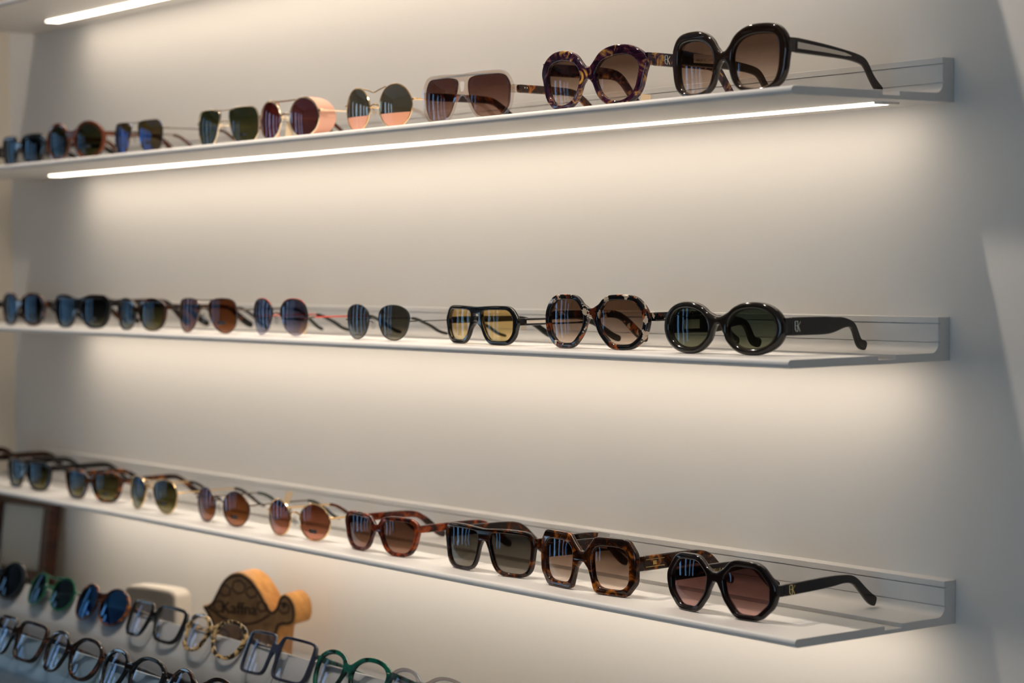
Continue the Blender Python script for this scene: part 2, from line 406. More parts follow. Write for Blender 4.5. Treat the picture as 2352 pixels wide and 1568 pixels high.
# ------------------------------------------------------------------ eyewear builder (millimetres, then metres)
def rot2(p, a):
    c, s = math.cos(R(a)), math.sin(R(a))
    return [(x * c - y * s, x * s + y * c) for x, y in p]
def shape(kind, w, h, tilt=0):
    """lens outline of the lens on the +x side, outer side +x, about its centre"""
    S = {
        'round': ([(math.cos(a), math.sin(a)) for a in np.linspace(0, 2 * math.pi, 16, endpoint=False)], 0.25),
        'oval': ([(math.copysign(abs(math.cos(a)) ** .86, math.cos(a)) + (0.07 if math.sin(a) < -.3 and math.cos(a) < 0 else 0), math.copysign(abs(math.sin(a)) ** .9, math.sin(a))) for a in np.linspace(0, 2 * math.pi, 24, endpoint=False)], 0.25),
        'panto': ([(1.02, 0.38), (0.82, 0.82), (0.35, 1.05), (-0.3, 1.06), (-0.82, 0.84), (-1.03, 0.4), (-0.97, -0.2), (-0.65, -0.85), (-0.1, -1.06), (0.45, -1.0), (0.85, -0.55)], 0.25),
        'square': ([(1.02, 0.75), (0.9, 1.02), (0.3, 1.05), (-0.4, 1.05), (-0.92, 1.0), (-1.02, 0.7), (-0.95, 0), (-0.82, -0.75), (-0.6, -1.02), (0.0, -1.05), (0.62, -1.02), (0.85, -0.75), (0.98, 0)], 0.25),
        'wayfarer': ([(1.05, 0.7), (0.88, 1.0), (0.25, 1.05), (-0.5, 1.02), (-0.96, 0.84), (-1.0, 0.4), (-0.80, -0.5), (-0.45, -1.0), (0.15, -1.06), (0.62, -0.96), (0.9, -0.45), (1.02, 0.2)], 0.25),
        'pilot': ([(1.02, 0.7), (0.94, 1.0), (0.3, 1.04), (-0.5, 1.04), (-0.96, 0.96), (-1.0, 0.5), (-0.76, -0.6), (-0.48, -1.0), (0.1, -1.05), (0.62, -1.02), (0.9, -0.74), (1.0, 0)], 0.22),
        'rect': ([(1.02, 0.8), (0.95, 1.02), (0.2, 1.04), (-0.5, 1.04), (-0.97, 1.02), (-1.02, 0.75), (-1.0, 0), (-0.95, -0.8), (-0.8, -1.02), (0, -1.04), (0.8, -1.02), (0.97, -0.8), (1.02, 0)], 0.25),
        'navigator': ([(1.03, 0.55), (0.78, 1.03), (0.1, 1.03), (-0.55, 1.03), (-1.0, 0.9), (-0.98, 0.35), (-0.72, -0.55), (-0.4, -1.02), (0.2, -1.05), (0.7, -1.0), (1.0, -0.55), (1.04, 0.1)], 0.22),
        'aviator': ([(1.03, 0.5), (0.8, 1.0), (0.1, 1.06), (-0.6, 1.02), (-1.0, 0.72), (-0.98, 0.2), (-0.6, -0.6), (-0.1, -1.0), (0.45, -1.06), (0.9, -0.75), (1.05, -0.15)], 0.25),
        'teardrop': ([(1.02, 0.4), (0.78, 0.9), (0.2, 1.05), (-0.5, 1.0), (-0.98, 0.6), (-0.98, 0.05), (-0.65, -0.65), (-0.1, -1.03), (0.45, -1.05), (0.88, -0.65), (1.04, -0.1)], 0.25),
        'hexround': ([(1.04, 0.1), (0.95, 0.55), (0.62, 1.0), (0, 1.04), (-0.6, 1.0), (-0.93, 0.5), (-1.02, 0.15), (-0.86, -0.4), (-0.4, -1.0), (0.05, -1.04), (0.52, -1.0), (0.92, -0.55)], 0.2),
        'octagon': ([(1.0, 0.30), (0.52, 0.98), (-0.50, 1.0), (-0.98, 0.46), (-0.86, -0.30), (-0.34, -1.0), (0.45, -1.0), (0.98, -0.42)], 0.14),
        'chamfer': ([(1.0, 0.62), (0.72, 1.0), (-0.62, 1.0), (-1.0, 0.62), (-0.90, -0.5), (-0.60, -1.0), (0.62, -1.0), (1.0, -0.62)], 0.2),
        'hexouter': ([(1.0, 0.52), (0.70, 1.0), (-0.60, 1.0), (-0.98, 0.50), (-0.94, -0.1), (-0.66, -0.98), (0.0, -1.02), (0.62, -1.0), (1.0, -0.5)], 0.1),
        'butterfly': ([(1.06, 0.55), (0.72, 0.98), (0.0, 1.06), (-0.68, 0.86), (-1.0, 0.38), (-0.92, -0.15), (-0.66, -0.75), (-0.15, -1.05), (0.42, -1.02), (0.84, -0.62), (0.98, 0.0)], 0.25),
        'bigsquare': ([(1.03, 0.55), (0.95, 0.95), (0.45, 1.06), (-0.3, 1.03), (-0.86, 0.72), (-1.02, 0.25), (-0.95, -0.3), (-0.72, -0.9), (-0.15, -1.05), (0.4, -1.04), (0.82, -0.86), (1.0, -0.4), (1.04, 0.1)], 0.25),
    }[kind]
    p = chaikin(S[0], S[1], 3)
    P = np.array(p); mn, mx_ = P.min(0), P.max(0)
    P = (P - (mn + mx_) / 2) / (mx_ - mn) * np.array([w, h])
    P = np.array(rot2(P, tilt))
    return resample(P, 1.6)
def normals2(P):
    t = np.roll(P, -1, 0) - np.roll(P, 1, 0)
    nrm = np.stack([t[:, 1], -t[:, 0]], 1); nrm /= np.linalg.norm(nrm, axis=1)[:, None] + 1e-9
    a = 0.5 * np.sum(P[:, 0] * np.roll(P[:, 1], -1) - np.roll(P[:, 0], -1) * P[:, 1])
    return nrm if a > 0 else -nrm
def offset(P, rim):
    t_, o_, b_, n_ = rim
    nm = normals2(P)
    cx, sy = nm[:, 0], nm[:, 1]
    wd = t_ * np.clip(sy, 0, 1) ** 2 + b_ * np.clip(-sy, 0, 1) ** 2 + o_ * np.clip(cx, 0, 1) ** 2 + n_ * np.clip(-cx, 0, 1) ** 2
    return P + nm * wd[:, None]
def lens_mesh(Pc, cx, cz, wrap, thick, grow=0.4, bulge=170.0, y0=0.0):
    nm = normals2(Pc); P = Pc + nm * grow
    re2 = float(np.mean(np.sum(P ** 2, 1)))
    bm = bmesh.new(); sides = []
    for off in (0.0, thick):
        rings = []
        for s in (0.0, 0.3, 0.55, 0.78, 1.0):
            Q = P * s
            if s == 0.0: Q = Q[:1] * 0
            r = []
            for q in Q:
                X = cx + q[0]
                yy = wrap * X * X + (q[0] ** 2 + q[1] ** 2 - re2) / (2 * bulge) + off + y0
                r.append(bm.verts.new((X, yy, cz + q[1])))
            rings.append(r)
        n_ = len(P)
        for k in range(n_): bm.faces.new((rings[0][0], rings[1][k], rings[1][(k + 1) % n_]))
        for a, b in zip(rings[1:], rings[2:]):
            for k in range(n_): bm.faces.new((a[k], b[k], b[(k + 1) % n_], a[(k + 1) % n_]))
        sides.append(rings[-1])
    A, B = sides
    for k in range(len(A)): bm.faces.new((A[k], A[(k + 1) % len(A)], B[(k + 1) % len(A)], B[k]))
    bmesh.ops.recalc_face_normals(bm, faces=bm.faces[:])
    me = bpy.data.meshes.new('m'); bm.to_mesh(me); bm.free()
    return me
MM = Matrix.Scale(0.001, 4)
def fin(me, name, mat, parent, sm=40):
    me.transform(MM)
    return link(me, name, mat, parent, sm)
def mirror_x(me):
    m2 = me.copy(); m2.transform(Matrix.Scale(-1, 4, (1, 0, 0))); m2.flip_normals()
    return m2
def temple_center(style, zh, L, h0):
    """centre line (y, z) and height, hinge to tip; tip rests on z = 0"""
    if style == 'wide':      # broad arm, narrow neck, paddle tip
        st = [(0, zh, h0), (20, zh, h0), (62, zh - 0.5, h0), (76, zh, h0 * .82), (88, zh + 1.5, 11), (100, zh + 1, 7), (108, zh - 1, 6.5), (113, zh - 8, 6.5), (119, zh - 20, 8), (127, 6.0, 11), (131, 4.5, 8)]
    elif style == 'taper':   # even arm, kink below, paddle tip
        st = [(0, zh, h0), (30, zh + .5, h0), (72, zh + 1.5, h0 * .95), (88, zh + 2, h0 * .7), (100, zh + 1, 8), (108, zh - 3, 7.5), (118, zh - 12, 8), (130, zh - 22, 10.5), (137, max(5.5, zh - 28), 10)]
    elif style == 'slim':
        st = [(0, zh, h0), (40, zh, h0 * .9), (80, zh, h0 * .8), (96, zh - 1, h0 * .75), (106, zh - 5, 6), (116, zh * .58, 6), (127, zh * .3, 7), (137, 4, 7.5), (140, 3.6, 6)]
    elif style == 'drop':    # long slope down to the tip
        st = [(0, zh, h0), (40, zh - 2, h0 * .85), (80, zh - 5, h0 * .6), (100, zh - 8, 8), (108, zh - 11, 7), (116, zh * .45, 6.5), (126, 9, 8.5), (133, 4.6, 9)]
    else:                    # regular
        st = [(0, zh, h0), (40, zh, h0), (78, zh, h0 * .95), (94, zh - 1, h0 * .85), (104, zh - 5, h0 * .75), (115, zh * .62, 8.5), (127, zh * .32, 9), (137, 5.2, 9), (141, 4.6, 7)]
    k = L / 140.0
    st = [(a * k, b, c) for a, b, c in st]
    return resample(chaikin(st, 0.25, 2, False), 3.0, False)
def strip_outline(ctr):
    P = np.array(ctr); t = np.gradient(P[:, :2], axis=0); t /= np.linalg.norm(t, axis=1)[:, None]
    nrm = np.stack([-t[:, 1], t[:, 0]], 1)
    a = P[:, :2] + nrm * P[:, 2:3] / 2; b = P[:, :2] - nrm * P[:, 2:3] / 2
    o = np.vstack([a, b[::-1]])
    return o
LOGO = [((0, 3.2), (0, 10)), ((0, 10), (4.2, 10)), ((0, 5.6), (4.2, 5.6)), ((4.2, 0.0), (4.2, 10)), ((0, 3.2), (0.7, 1.3)), ((0.7, 1.3), (2.2, 0.2)), ((2.2, 0.2), (4.2, 0.0)), ((5.0, 5.4), (8.6, 9.4)), ((5.0, 5.4), (8.0, 0))]
def logo_mesh(size, x, y, z, thick=0.25):
    """two joined letters laid on the outer face of an arm; outward is +x, reading towards +y"""
    k = size / 10.0; ms = []
    for (a, b), (c, d) in LOGO:
        ms.append(tube([(x, y + a * k, z + b * k), (x, y + c * k, z + d * k)], 0.42 * k * 1.0, False, 6))
    return join(ms)

def eyewear(name, label, cat, group, spec):
    """spec in mm. returns root Empty with base at origin, front facing -Y"""
    g = spec
    root = tag(empty(name, (0, 0, 0)), label, cat, group)
    kind, lw, lh = g['lens']
    wrap = g.get('wrap', 0.0014)
    W = g['W']
    metal = g.get('metal')
    rim = g.get('rim', (4, 5, 4, 3.5)) if not metal else (1, 1, 1, 1)
    g.setdefault('lug', 1.2 if not metal else 3.0)
    lw = W / 2 - g.get('gap', 10.5 if not metal else 19.0) / 2 - g['lug'] - rim[1] - rim[3]
    if 'outer' in g: lw = g['lens'][1]
    Lc = shape(kind, lw, lh, g.get('tilt', 0))
    Oc = offset(Lc, rim)
    if 'outer' in g:
        k2, ow, oh, ox, oz = g['outer']; Oc = shape(k2, ow, oh, g.get('tilt', 0)) + np.array([ox, oz])
    cz = -Oc[:, 1].min()                       # lens centre height: lowest rim point at 0
    ext = Oc[:, 0].max()
    cx = W / 2 - ext - g.get('lug', 0.0)
    H = Oc[:, 1].max() + cz
    zh = cz + g.get('hz', 0.35) * lh / 2 * 1.0
    yw = wrap * (W / 2) ** 2
    fm = g['fmat']; th = g.get('th', 4.6) / 2; bev = g.get('bev', 1.2)
    h0 = g.get('h0', 8.0)
    if not metal:
        bt, bb = cz + g.get('bt', 0.62) * lh / 2, cz + g.get('bb', 0.2) * lh / 2
        ang = np.degrees(np.arctan2(Oc[:, 1], Oc[:, 0])) % 360
        at, ab = g.get('at', 146), g.get('ab', 186)
        order = np.argsort(ang); A = ang[order]; Q = Oc[order]
        seq = [Q[i] for i in range(len(A)) if A[i] <= at][::-1] + [Q[i] for i in range(len(A)) if A[i] >= ab][::-1]
        half = [(0.0, bt), (min(3.0, cx * .12), bt)] + [(cx + q[0], cz + q[1]) for q in seq] + [(min(2.5, cx * .1), bb), (0.0, bb)]
        e = g.get('bump', 1.2); hh = g.get('bh', h0 * 0.75)
        half = [(x + (e * math.exp(-((z - zh) / hh) ** 4) if x > cx + 0.35 * lw else 0), z) for x, z in half]
        hf = smooth(resample(half, 1.3, False), g.get('sm', 3), False)
        hf[0, 0] = hf[-1, 0] = 0
        full = [tuple(p) for p in hf] + [(-p[0], p[1]) for p in hf[::-1][1:-1]]
        hole = Lc * (1 - 0.6 / lw) + np.array([cx, cz])
        cont = [full, [tuple(p) for p in hole], [(-p[0], p[1]) for p in hole]]
        if 'hole' in g:                        # opening between two bridge bars
            zt, zb_, wt, wb = g['hole']
            zt, zb_ = cz + zt * lh / 2, cz + zb_ * lh / 2
            hp = resample(chaikin([(-wt, zt), (wt, zt), (wb, zb_), (-wb, zb_)], 0.18, 2), 1.0)
            cont.append([tuple(p) for p in hp])
        fr = plate(cont, th, bev, 'front', g.get('bres', 3))
        bm = bmesh.new(); bm.from_mesh(fr)
        for v in bm.verts: v.co.y += wrap * v.co.x ** 2
        # hinge lugs
        for s in (-1, 1):
            xo = hf[:, 0].max() * s
            xi = xo - s * g.get('arm_th', 4.0) * 1.15
            box_bm(bm, min(xo * .995, xi), max(xo * .995, xi), yw - 0.5, yw + 8.0, zh - h0 / 2 + .4, zh + h0 / 2 - .4)
        bmesh.ops.recalc_face_normals(bm, faces=bm.faces[:])
        bm.to_mesh(fr); bm.free()
        front = fin(fr, 'frame_front', fm, root, 38)
        xo = float(hf[:, 0].max())
    else:
        r = g.get('wire', 0.9)
        pts = [(cx + p[0], wrap * (cx + p[0]) ** 2, cz + p[1]) for p in resample(Lc, 2.0)]
        ry = g.get('rim_mat', fm)
        if g.get('half_rim'):
            up = [p for p in pts if p[2] > cz - lh * 0.05]
            k = max(range(len(pts)), key=lambda i: np.hypot(pts[i][0] - pts[i - 1][0], pts[i][2] - pts[i - 1][2]))
            # ordered upper half
            up = sorted(up, key=lambda p: math.atan2(p[2] - cz, p[0] - cx))
            rm = tube(up, [r * 1.5] * len(up), False, 8)
            rm2 = tube([(p[0], p[1] - 0.2, p[2] + r * 1.5) for p in up], r * 0.55, False, 6)
            for me_ in (rm, mirror_x(rm)): fin(me_, 'rim', ry, root)
            for me_ in (rm2, mirror_x(rm2)): fin(me_, 'rim_line', 'red_enamel', root)
        else:
            rm = tube(pts, r, True, 8)
            for me_ in (rm, mirror_x(rm)): fin(me_, 'rim', ry, root)
        inn = cx - lw / 2
        zb_ = cz + g.get('bz', 0.25) * lh / 2
        br = [(-inn - 0.3, wrap * inn ** 2, zb_ - 1.5), (-inn * .6, 0.4, zb_ + 0.8), (0, -0.6, zb_ + 1.6), (inn * .6, 0.4, zb_ + 0.8), (inn + 0.3, wrap * inn ** 2, zb_ - 1.5)]
        fin(tube(chaikin(br, .25, 2, False), r * 1.15, False, 8), 'bridge', fm, root)
        if g.get('bar') is not None:
            zt = cz + lh / 2 * 0.93; sag = g['bar']; xi_ = cx - lw * .28
            bb_ = [(-xi_, wrap * xi_ ** 2, zt), (-inn * .9, 0, zt - sag * .5), (0, -0.5, zt - sag), (inn * .9, 0, zt - sag * .5), (xi_, wrap * xi_ ** 2, zt)]
            fin(tube(chaikin(bb_, .25, 2, False), r * 0.9, False, 8), 'brow_bar', fm, root)
        for s in (-1, 1):                      # nose pads on short arms
            px_, pz = s * (inn - 1.5), cz - lh * 0.06
            bm = bmesh.new(); bmesh.ops.create_uvsphere(bm, u_segments=10, v_segments=8, radius=1)
            me_ = bpy.data.meshes.new('m'); bm.to_mesh(me_); bm.free()
            me_.transform(Matrix.Translation((px_, 5.5, pz)) @ Matrix.Rotation(s * R(35), 4, 'Z') @ Matrix.Diagonal((1.2, 3.2, 6.0, 1)))
            pad = fin(me_, 'nose_pad', 'pad_silicone', root)
            me_ = tube([(s * (inn + .4), wrap * inn ** 2, pz + 3), (s * (inn - .5), 3.5, pz + 3.5), (px_, 5.5, pz + 1)], 0.45, False, 6); me_.transform(MM)
            link(me_, 'pad_arm', fm, pad, 40)
        xo = W / 2
        for s in (-1, 1):                      # end pieces
            xe = cx + lw / 2
            fin(tube([(s * (xe - .4), wrap * xe ** 2, zh), (s * (xo - .3), yw - 0.5, zh), (s * (xo), yw + 2.5, zh), (s * xo, yw + 7, zh)], r * 1.3, False, 8), 'end_piece', fm, root)
    # lenses
    th_l = 1.6
    lm = lens_mesh(Lc, cx, cz, wrap, th_l, 0.5 if not metal else 0.0, g.get('bulge', 170), -0.4 + g.get('ly', 0.0))
    lens_r = fin(lm, 'lens', g['lmat'], root, 50)
    lens_l = link(mirror_x(lens_r.data), 'lens', g['lmat'], root)
    if g.get('sticker'):
        sw, sh, sxx, szz = g['sticker']
        X, Zz = cx + sxx, cz + szz
        yy = wrap * X * X + (sxx ** 2 + szz ** 2 - float(np.mean(np.sum(Lc ** 2, 1)))) / (2 * g.get('bulge', 170)) - 0.75
        me_ = boxes([(X - sw / 2, X + sw / 2, yy - .08, yy + .12, Zz - sh / 2, Zz + sh / 2)]); me_.transform(MM)
        link(me_, 'lens_sticker', 'sticker_dark', lens_r)['label'] = 'small dark printed sticker on the lens'
    # arms
    style = g.get('arm', 'regular'); L = g.get('L', 130); at_ = g.get('arm_th', 4.0); conv = math.tan(R(g.get('conv', 3.0)))
    y_s = yw + 7.0
    ctr = temple_center(style, zh, L, h0)
    arms = []
    def lay(me_, s):
        for v in me_.vertices:
            v.co.x = v.co.x + s * (xo - at_ / 2 - 0.2) - s * max(0, v.co.y - 4) * conv
            v.co.y += y_s
        return me_
    amat = g.get('amat', fm)
    for s in (-1, 1):
        if not metal or g.get('acetate_arm'):
            oc = strip_outline(ctr); oc = smooth(resample(oc, 2.0), 2)
            a = fin(lay(plate([[tuple(p) for p in oc]], at_ / 2, min(1.1, at_ * .3), 'side', 2), s), 'temple', amat, root, 40)
        else:
            sp_ = [i for i in range(len(ctr)) if ctr[i, 0] < L * .66]
            a = fin(lay(tube([(0, ctr[i, 0], ctr[i, 1]) for i in sp_], g.get('awire', 0.9), False, 8), s), 'temple', amat, root, 40)
            tp = ctr[sp_[-1] - 1:].copy(); tp[:, 2] = g.get('tip_h', 4.0); tp[-1, 2] *= .8
            dz = tp[-1, 1] - 2.2; tp[:, 1] -= np.linspace(0, dz, len(tp))
            oc = smooth(resample(strip_outline(tp), 1.5), 1)
            me_ = lay(plate([[tuple(p) for p in oc]], 1.6, 0.8, 'side', 2), s); me_.transform(MM)
            link(me_, 'temple_tip', g.get('tip', 'matte_black'), a, 40)
        arms.append(a)
    xa = xo - 0.2
    if g.get('logo'):
        lg = logo_mesh(g['logo'], xa + 0.05, y_s + g.get('logo_y', 7), zh - g['logo'] / 2)
        for v in lg.vertices: v.co.x -= max(0, v.co.y - y_s - 4) * conv
        lg.transform(MM); link(lg, 'logo', g.get('logo_mat', 'silver_logo'), arms[1], 40)['label'] = 'small metal letters EK on the arm'
    if g.get('plaque'):
        ps = []
        for zz in (zh + 3.6, zh - 3.6): ps.append(boxes([(xa - .1, xa + .25, y_s + 3, y_s + 29, zz - .35, zz + .35)]))
        ps.append(boxes([(xa - .1, xa + .3, y_s + 13, y_s + 18, zh - 2, zh + 2)]))
        me_ = join(ps)
        for v in me_.vertices: v.co.x -= max(0, v.co.y - y_s - 4) * conv
        me_.transform(MM); link(me_, 'gold_inlay', 'gold_logo', arms[1])['label'] = 'gold lines and small square emblem'
    if g.get('inlay'):
        ctr2 = ctr[(ctr[:, 0] > 2) & (ctr[:, 0] < L * .62)].copy(); ctr2[:, 2] = np.linspace(g['h0'] * .42, 2.6, len(ctr2)); ctr2[-3:, 2] = (2.2, 1.4, .7)
        me_ = lay(plate([[tuple(p) for p in strip_outline(ctr2)]], 0.35, 0, 'side', 1), 1)
        me_.transform(MM @ Matrix.Translation((at_ / 2 - .25, 0, 0))); link(me_, 'inlay', g['inlay'], arms[1])['label'] = 'pale see-through core strip of the arm'
    if g.get('rivets'):
        for k in range(2):
            bm = bmesh.new(); bmesh.ops.create_icosphere(bm, subdivisions=2, radius=0.75)
            me_ = bpy.data.meshes.new('m'); bm.to_mesh(me_); bm.free()
            if g['rivets'] == 'arm':
                me_.transform(MM @ Matrix.Translation((xa - 0.1, y_s + 9 + k * 3.2, zh + 1)))
                link(me_, 'rivet', 'silver_logo', arms[1], 60)
            else:
                me_.transform(MM @ Matrix.Translation((xo - 6.5 + k * 2.2, wrap * xo ** 2 * .9 - th - .1, zh + 1)))
                link(me_, 'rivet', 'silver_logo', front, 60)
    if g.get('inner_text'):
        body, size, yo, mat_ = g['inner_text']
        me_ = text_mesh(body, size, 0.05)
        # on the inner face of the left arm, read from the right
        me_.transform(Matrix(((0, 0, 1, -xo + at_ + 0.3), (1, 0, 0, y_s + yo), (0, 1, 0, zh - size * .32), (0, 0, 0, 1))))
        for v in me_.vertices: v.co.x += max(0, v.co.y - y_s - 4) * conv
        me_.transform(MM); link(me_, 'arm_print', mat_, arms[0])
    if g.get('label_paper'):                   # price sticker inside the left arm
        yo, ln, hh_, txt = g['label_paper']
        me_ = boxes([(-xo + at_ + .15, -xo + at_ + .4, y_s + yo, y_s + yo + ln, zh - hh_ / 2, zh + hh_ / 2)])
        for v in me_.vertices: v.co.x += max(0, v.co.y - y_s - 4) * conv
        me_.transform(MM); st_ = link(me_, 'price_sticker', 'white_tag', arms[0])
        me_ = text_mesh(txt, 3.4, 0.03)
        me_.transform(Matrix(((0, 0, 1, -xo + at_ + 0.46), (1, 0, 0, y_s + yo + 3), (0, 1, 0, zh - hh_ * .3), (0, 0, 0, 1))))
        for v in me_.vertices: v.co.x += max(0, v.co.y - y_s - 4) * conv
        me_.transform(MM); link(me_, 'price_print', 'ink', st_)
    if g.get('tag'):                           # paper tag: (x, y, z, width, height, tilt, material)
        x, y, z, tw, tht, tl, tm = g['tag']
        me_ = boxes([(-tw / 2, tw / 2, -.15, .15, 0, tht)]); me_.transform(MM @ Matrix.Translation((x, y, z)) @ Matrix.Rotation(R(50), 4, 'Z') @ Matrix.Rotation(R(tl), 4, 'Y'))
        link(me_, 'price_tag', tm, root)
    if g.get('shield'):
        for s in (-1, 1):                      # a cup that follows the outer half of the rim and runs back along the arm
            bm = bmesh.new(); grid = []
            for th_ in np.linspace(-100, 95, 28):
                i_ = int(np.argmin(np.abs((np.degrees(np.arctan2(Lc[:, 1], Lc[:, 0])) - th_ + 180) % 360 - 180)))
                dep = 24 * max(0.0, math.cos(R(th_ * 0.9))) ** 0.5 + 0.5
                rows_ = []
                for r_, off in ((0.0, 1.0), (1.0, 1.0), (1.0, -0.2), (0.0, -0.2)):
                    x_ = cx + Lc[i_, 0] * (1 + off / 24) - r_ * 1.5; z_ = cz + Lc[i_, 1] * (1 + off / 24)
                    rows_.append(bm.verts.new((s * x_, wrap * x_ * x_ + r_ * dep, z_)))
                grid.append(rows_)
            for a_, b_ in zip(grid, grid[1:]):
                for k_ in range(4): bm.faces.new((a_[k_], a_[(k_ + 1) % 4], b_[(k_ + 1) % 4], b_[k_]))
            bm.faces.new(grid[0]); bm.faces.new(grid[-1])
            bmesh.ops.recalc_face_normals(bm, faces=bm.faces[:])
            me_ = bpy.data.meshes.new('m'); bm.to_mesh(me_); bm.free(); me_.transform(MM)
            o_ = link(me_, 'side_shield', 'pink_shield', root, 40); o_['label'] = 'pale pink side shield curving back from the rim'
    root['H'] = float(H); root['W'] = float(W); root['yw'] = float(yw); root['zh'] = float(zh); root['xo'] = float(xo); root['h0'] = float(h0)
    return root

def place(root, xa, xb, ztop, Yc, phi_lim=(-9, 14)):
    """stand the frame on a shelf so its front spans the photographed width xa..xb (pixels)"""
    W2 = root['xo'] / 1000; yw = root['yw'] / 1000; zm = ztop + root['zh'] / 1000
    def ends(X, ph):
        c, s = math.cos(ph), math.sin(ph)
        r_ = []
        for sg in (-1, 1):
            r_.append(px_of((X + c * sg * W2 - s * yw, Yc + s * sg * W2 + c * yw, zm))[0])
        return np.array(r_)
    v = np.array([-0.8, 0.03])
    for _ in range(40):
        f = ends(*v) - (xa, xb)
        J = np.stack([(ends(v[0] + 1e-5, v[1]) - ends(*v)) / 1e-5, (ends(v[0], v[1] + 1e-5) - ends(*v)) / 1e-5], 1)
        v = v - np.clip(np.linalg.lstsq(J, f, rcond=None)[0], -.3, .3)
    ph = min(max(v[1], R(phi_lim[0])), R(phi_lim[1]))
    if ph != v[1]:
        X = v[0]
        for _ in range(30):
            e0 = ends(X, ph).sum() - xa - xb; e1 = ends(X + 1e-5, ph).sum() - xa - xb
            X -= e0 / ((e1 - e0) / 1e-5)
        v = np.array([X, ph])
    root.location = (v[0], Yc, ztop); root.rotation_euler = (0, 0, v[1])
    pass; print('%-70s X %.3f phi %.1f' % (root['label'][:70], v[0], math.degrees(v[1])))
    del root['H'], root['W'], root['yw'], root['zh'], root['xo'], root['h0']

G1, G2, G3 = 'sunglasses on the upper full shelf', 'sunglasses on the eye-level shelf', 'sunglasses on the shelf above the turtle'
ST = (15, 4.4, 0, -9)
def sun(label, group, xa, xb, shelf_z, dy=-0.173, name='sunglasses', **spec):
    o = eyewear(name, label, 'sunglasses', group, spec)
    place(o, xa, xb, shelf_z + TOPZ, dy)
    return o

# ---- upper full shelf
sun('dark blue-black thick sunglasses beside the round brown tortoise pair', G1, 8, 106, Z1, W=142, lens=('wayfarer', 48, 36), rim=(5, 6, 4.5, 4.5), fmat='black_acetate', lmat='lens_night', h0=9)
sun('round brown tortoise sunglasses with dark green lenses', G1, 110, 243, Z1, W=144, lens=('round', 48, 46), rim=(4.5, 5, 4.5, 4), fmat='amber_brown', lmat='lens_green', h0=7, sticker=ST)
sun('square metal sunglasses with blue mirrored lenses', G1, 263, 377, Z1, metal=True, W=138, lens=('navigator', 55, 43), fmat='gunmetal', lmat='lens_blue_mirror', bz=.3, bar=0.5, hz=.45, tip='amber_brown', sticker=ST)
sun('gold square aviator sunglasses with dark green lenses', G1, 455, 600, Z1, metal=True, W=142, lens=('navigator', 56, 45), fmat='pale_gold', lmat='lens_green', bz=.25, bar=0.5, hz=.3, tip='rubber_grey', sticker=(14, 3.2, 3, -12))
sun('round metal sunglasses with pale pink side shields and mauve lenses', G1, 597, 738, Z1, metal=True, W=138, lens=('round', 47, 47), fmat='pale_gold', lmat='lens_mauve', bz=.2, bar=0.5, hz=.3, wire=1.2, shield=True, tip='amber_brown', tag=(-2, 6, 2, 9, 19, 3, 'paper_tag'))
sun('gold wire round sunglasses with half peach mirrored lenses', G1, 795, 952, Z1, metal=True, W=140, lens=('round', 52, 49), fmat='gold', lmat='lens_peach_half', bz=.1, bar=6, hz=.25, tip='crystal_acetate', tip_h=4.5)
sun('clear champagne double-bridge sunglasses with tortoise arms and brown lenses', G1, 973, 1180, Z1, bt=1.14, bb=.1, at=104, ab=186, gap=11, W=148, lens=('navigator', 55, 44), rim=(4.5, 4.5, 4, 3.5), fmat='crystal_acetate', amat='tortoise', lmat='lens_rose_brown', hole=(.78, .28, 6, 4.2), h0=9, hz=.25, rivets='arm', th=4.4)
sun('purple and yellow tortoise butterfly sunglasses with letters on the arm', G1, 1248, 1490, Z1, bt=.58, bb=.05, gap=12, bump=2.5, W=152, lens=('butterfly', 53, 45), rim=(10, 8, 6, 5), fmat='purple_tortoise', lmat='lens_brown_fade', h0=13, hz=.72, logo=8.5, logo_y=16, th=6.0, bev=1.8, arm='regular', tag=(18, 60, 0, 10, 16, 4, 'paper_tag'))
sun('oversized glossy black sunglasses with brown fading lenses, beside the bare shelf end', G1, 1548, 1815, Z1, bt=.48, bb=.1, at=150, gap=13, lug=.3, W=150, lens=('bigsquare', 56, 49), rim=(9.5, 9, 4.5, 5.5), fmat='brown_black_acetate', lmat='lens_brown_fade', h0=14, hz=.50, th=7.5, bev=3.0, bres=5, arm='drop', inlay='white_tag', label_paper=(14, 26, 8.5, '450,00 €'))
sun('black sunglasses at the pier end of the upper full shelf', G1, -118, -12, Z1, W=142, lens=('square', 48, 38), fmat='black_acetate', lmat='lens_black', h0=9)
# ---- eye-level shelf
sun('rounded tortoise-black sunglasses with dark lenses beside the black flat-top pair', G2, 8, 106, Z2, W=142, lens=('panto', 49, 42), rim=(4, 5, 3.5, 3.5), fmat='dark_tortoise', lmat='lens_night', h0=8, sticker=ST)
sun('black flat-top sunglasses with heavy brow and green lenses', G2, 128, 256, Z2, bt=1.0, bb=.2, at=112, W=146, lens=('wayfarer', 52, 39), rim=(6, 5.5, 3, 4), fmat='black_acetate', amat='dark_tortoise', lmat='lens_night', h0=10, hz=.7, sticker=ST)
sun('tortoise brow sunglasses with olive lenses and dark wire rims', G2, 272, 383, Z2, W=138, lens=('panto', 48, 38), rim=(5, 4, 1.5, 2.2), fmat='dark_tortoise', lmat='lens_olive', h0=6, hz=.6, th=3.4, bev=.7, sticker=(11, 5, 0, -6))
sun('gunmetal aviator sunglasses with copper brown lenses', G2, 411, 549, Z2, metal=True, W=140, lens=('aviator', 56, 44), fmat='gunmetal', lmat='lens_copper', bz=.35, bar=0.5, hz=.35, tip='matte_black', sticker=(18, 4.2, 2, -9))
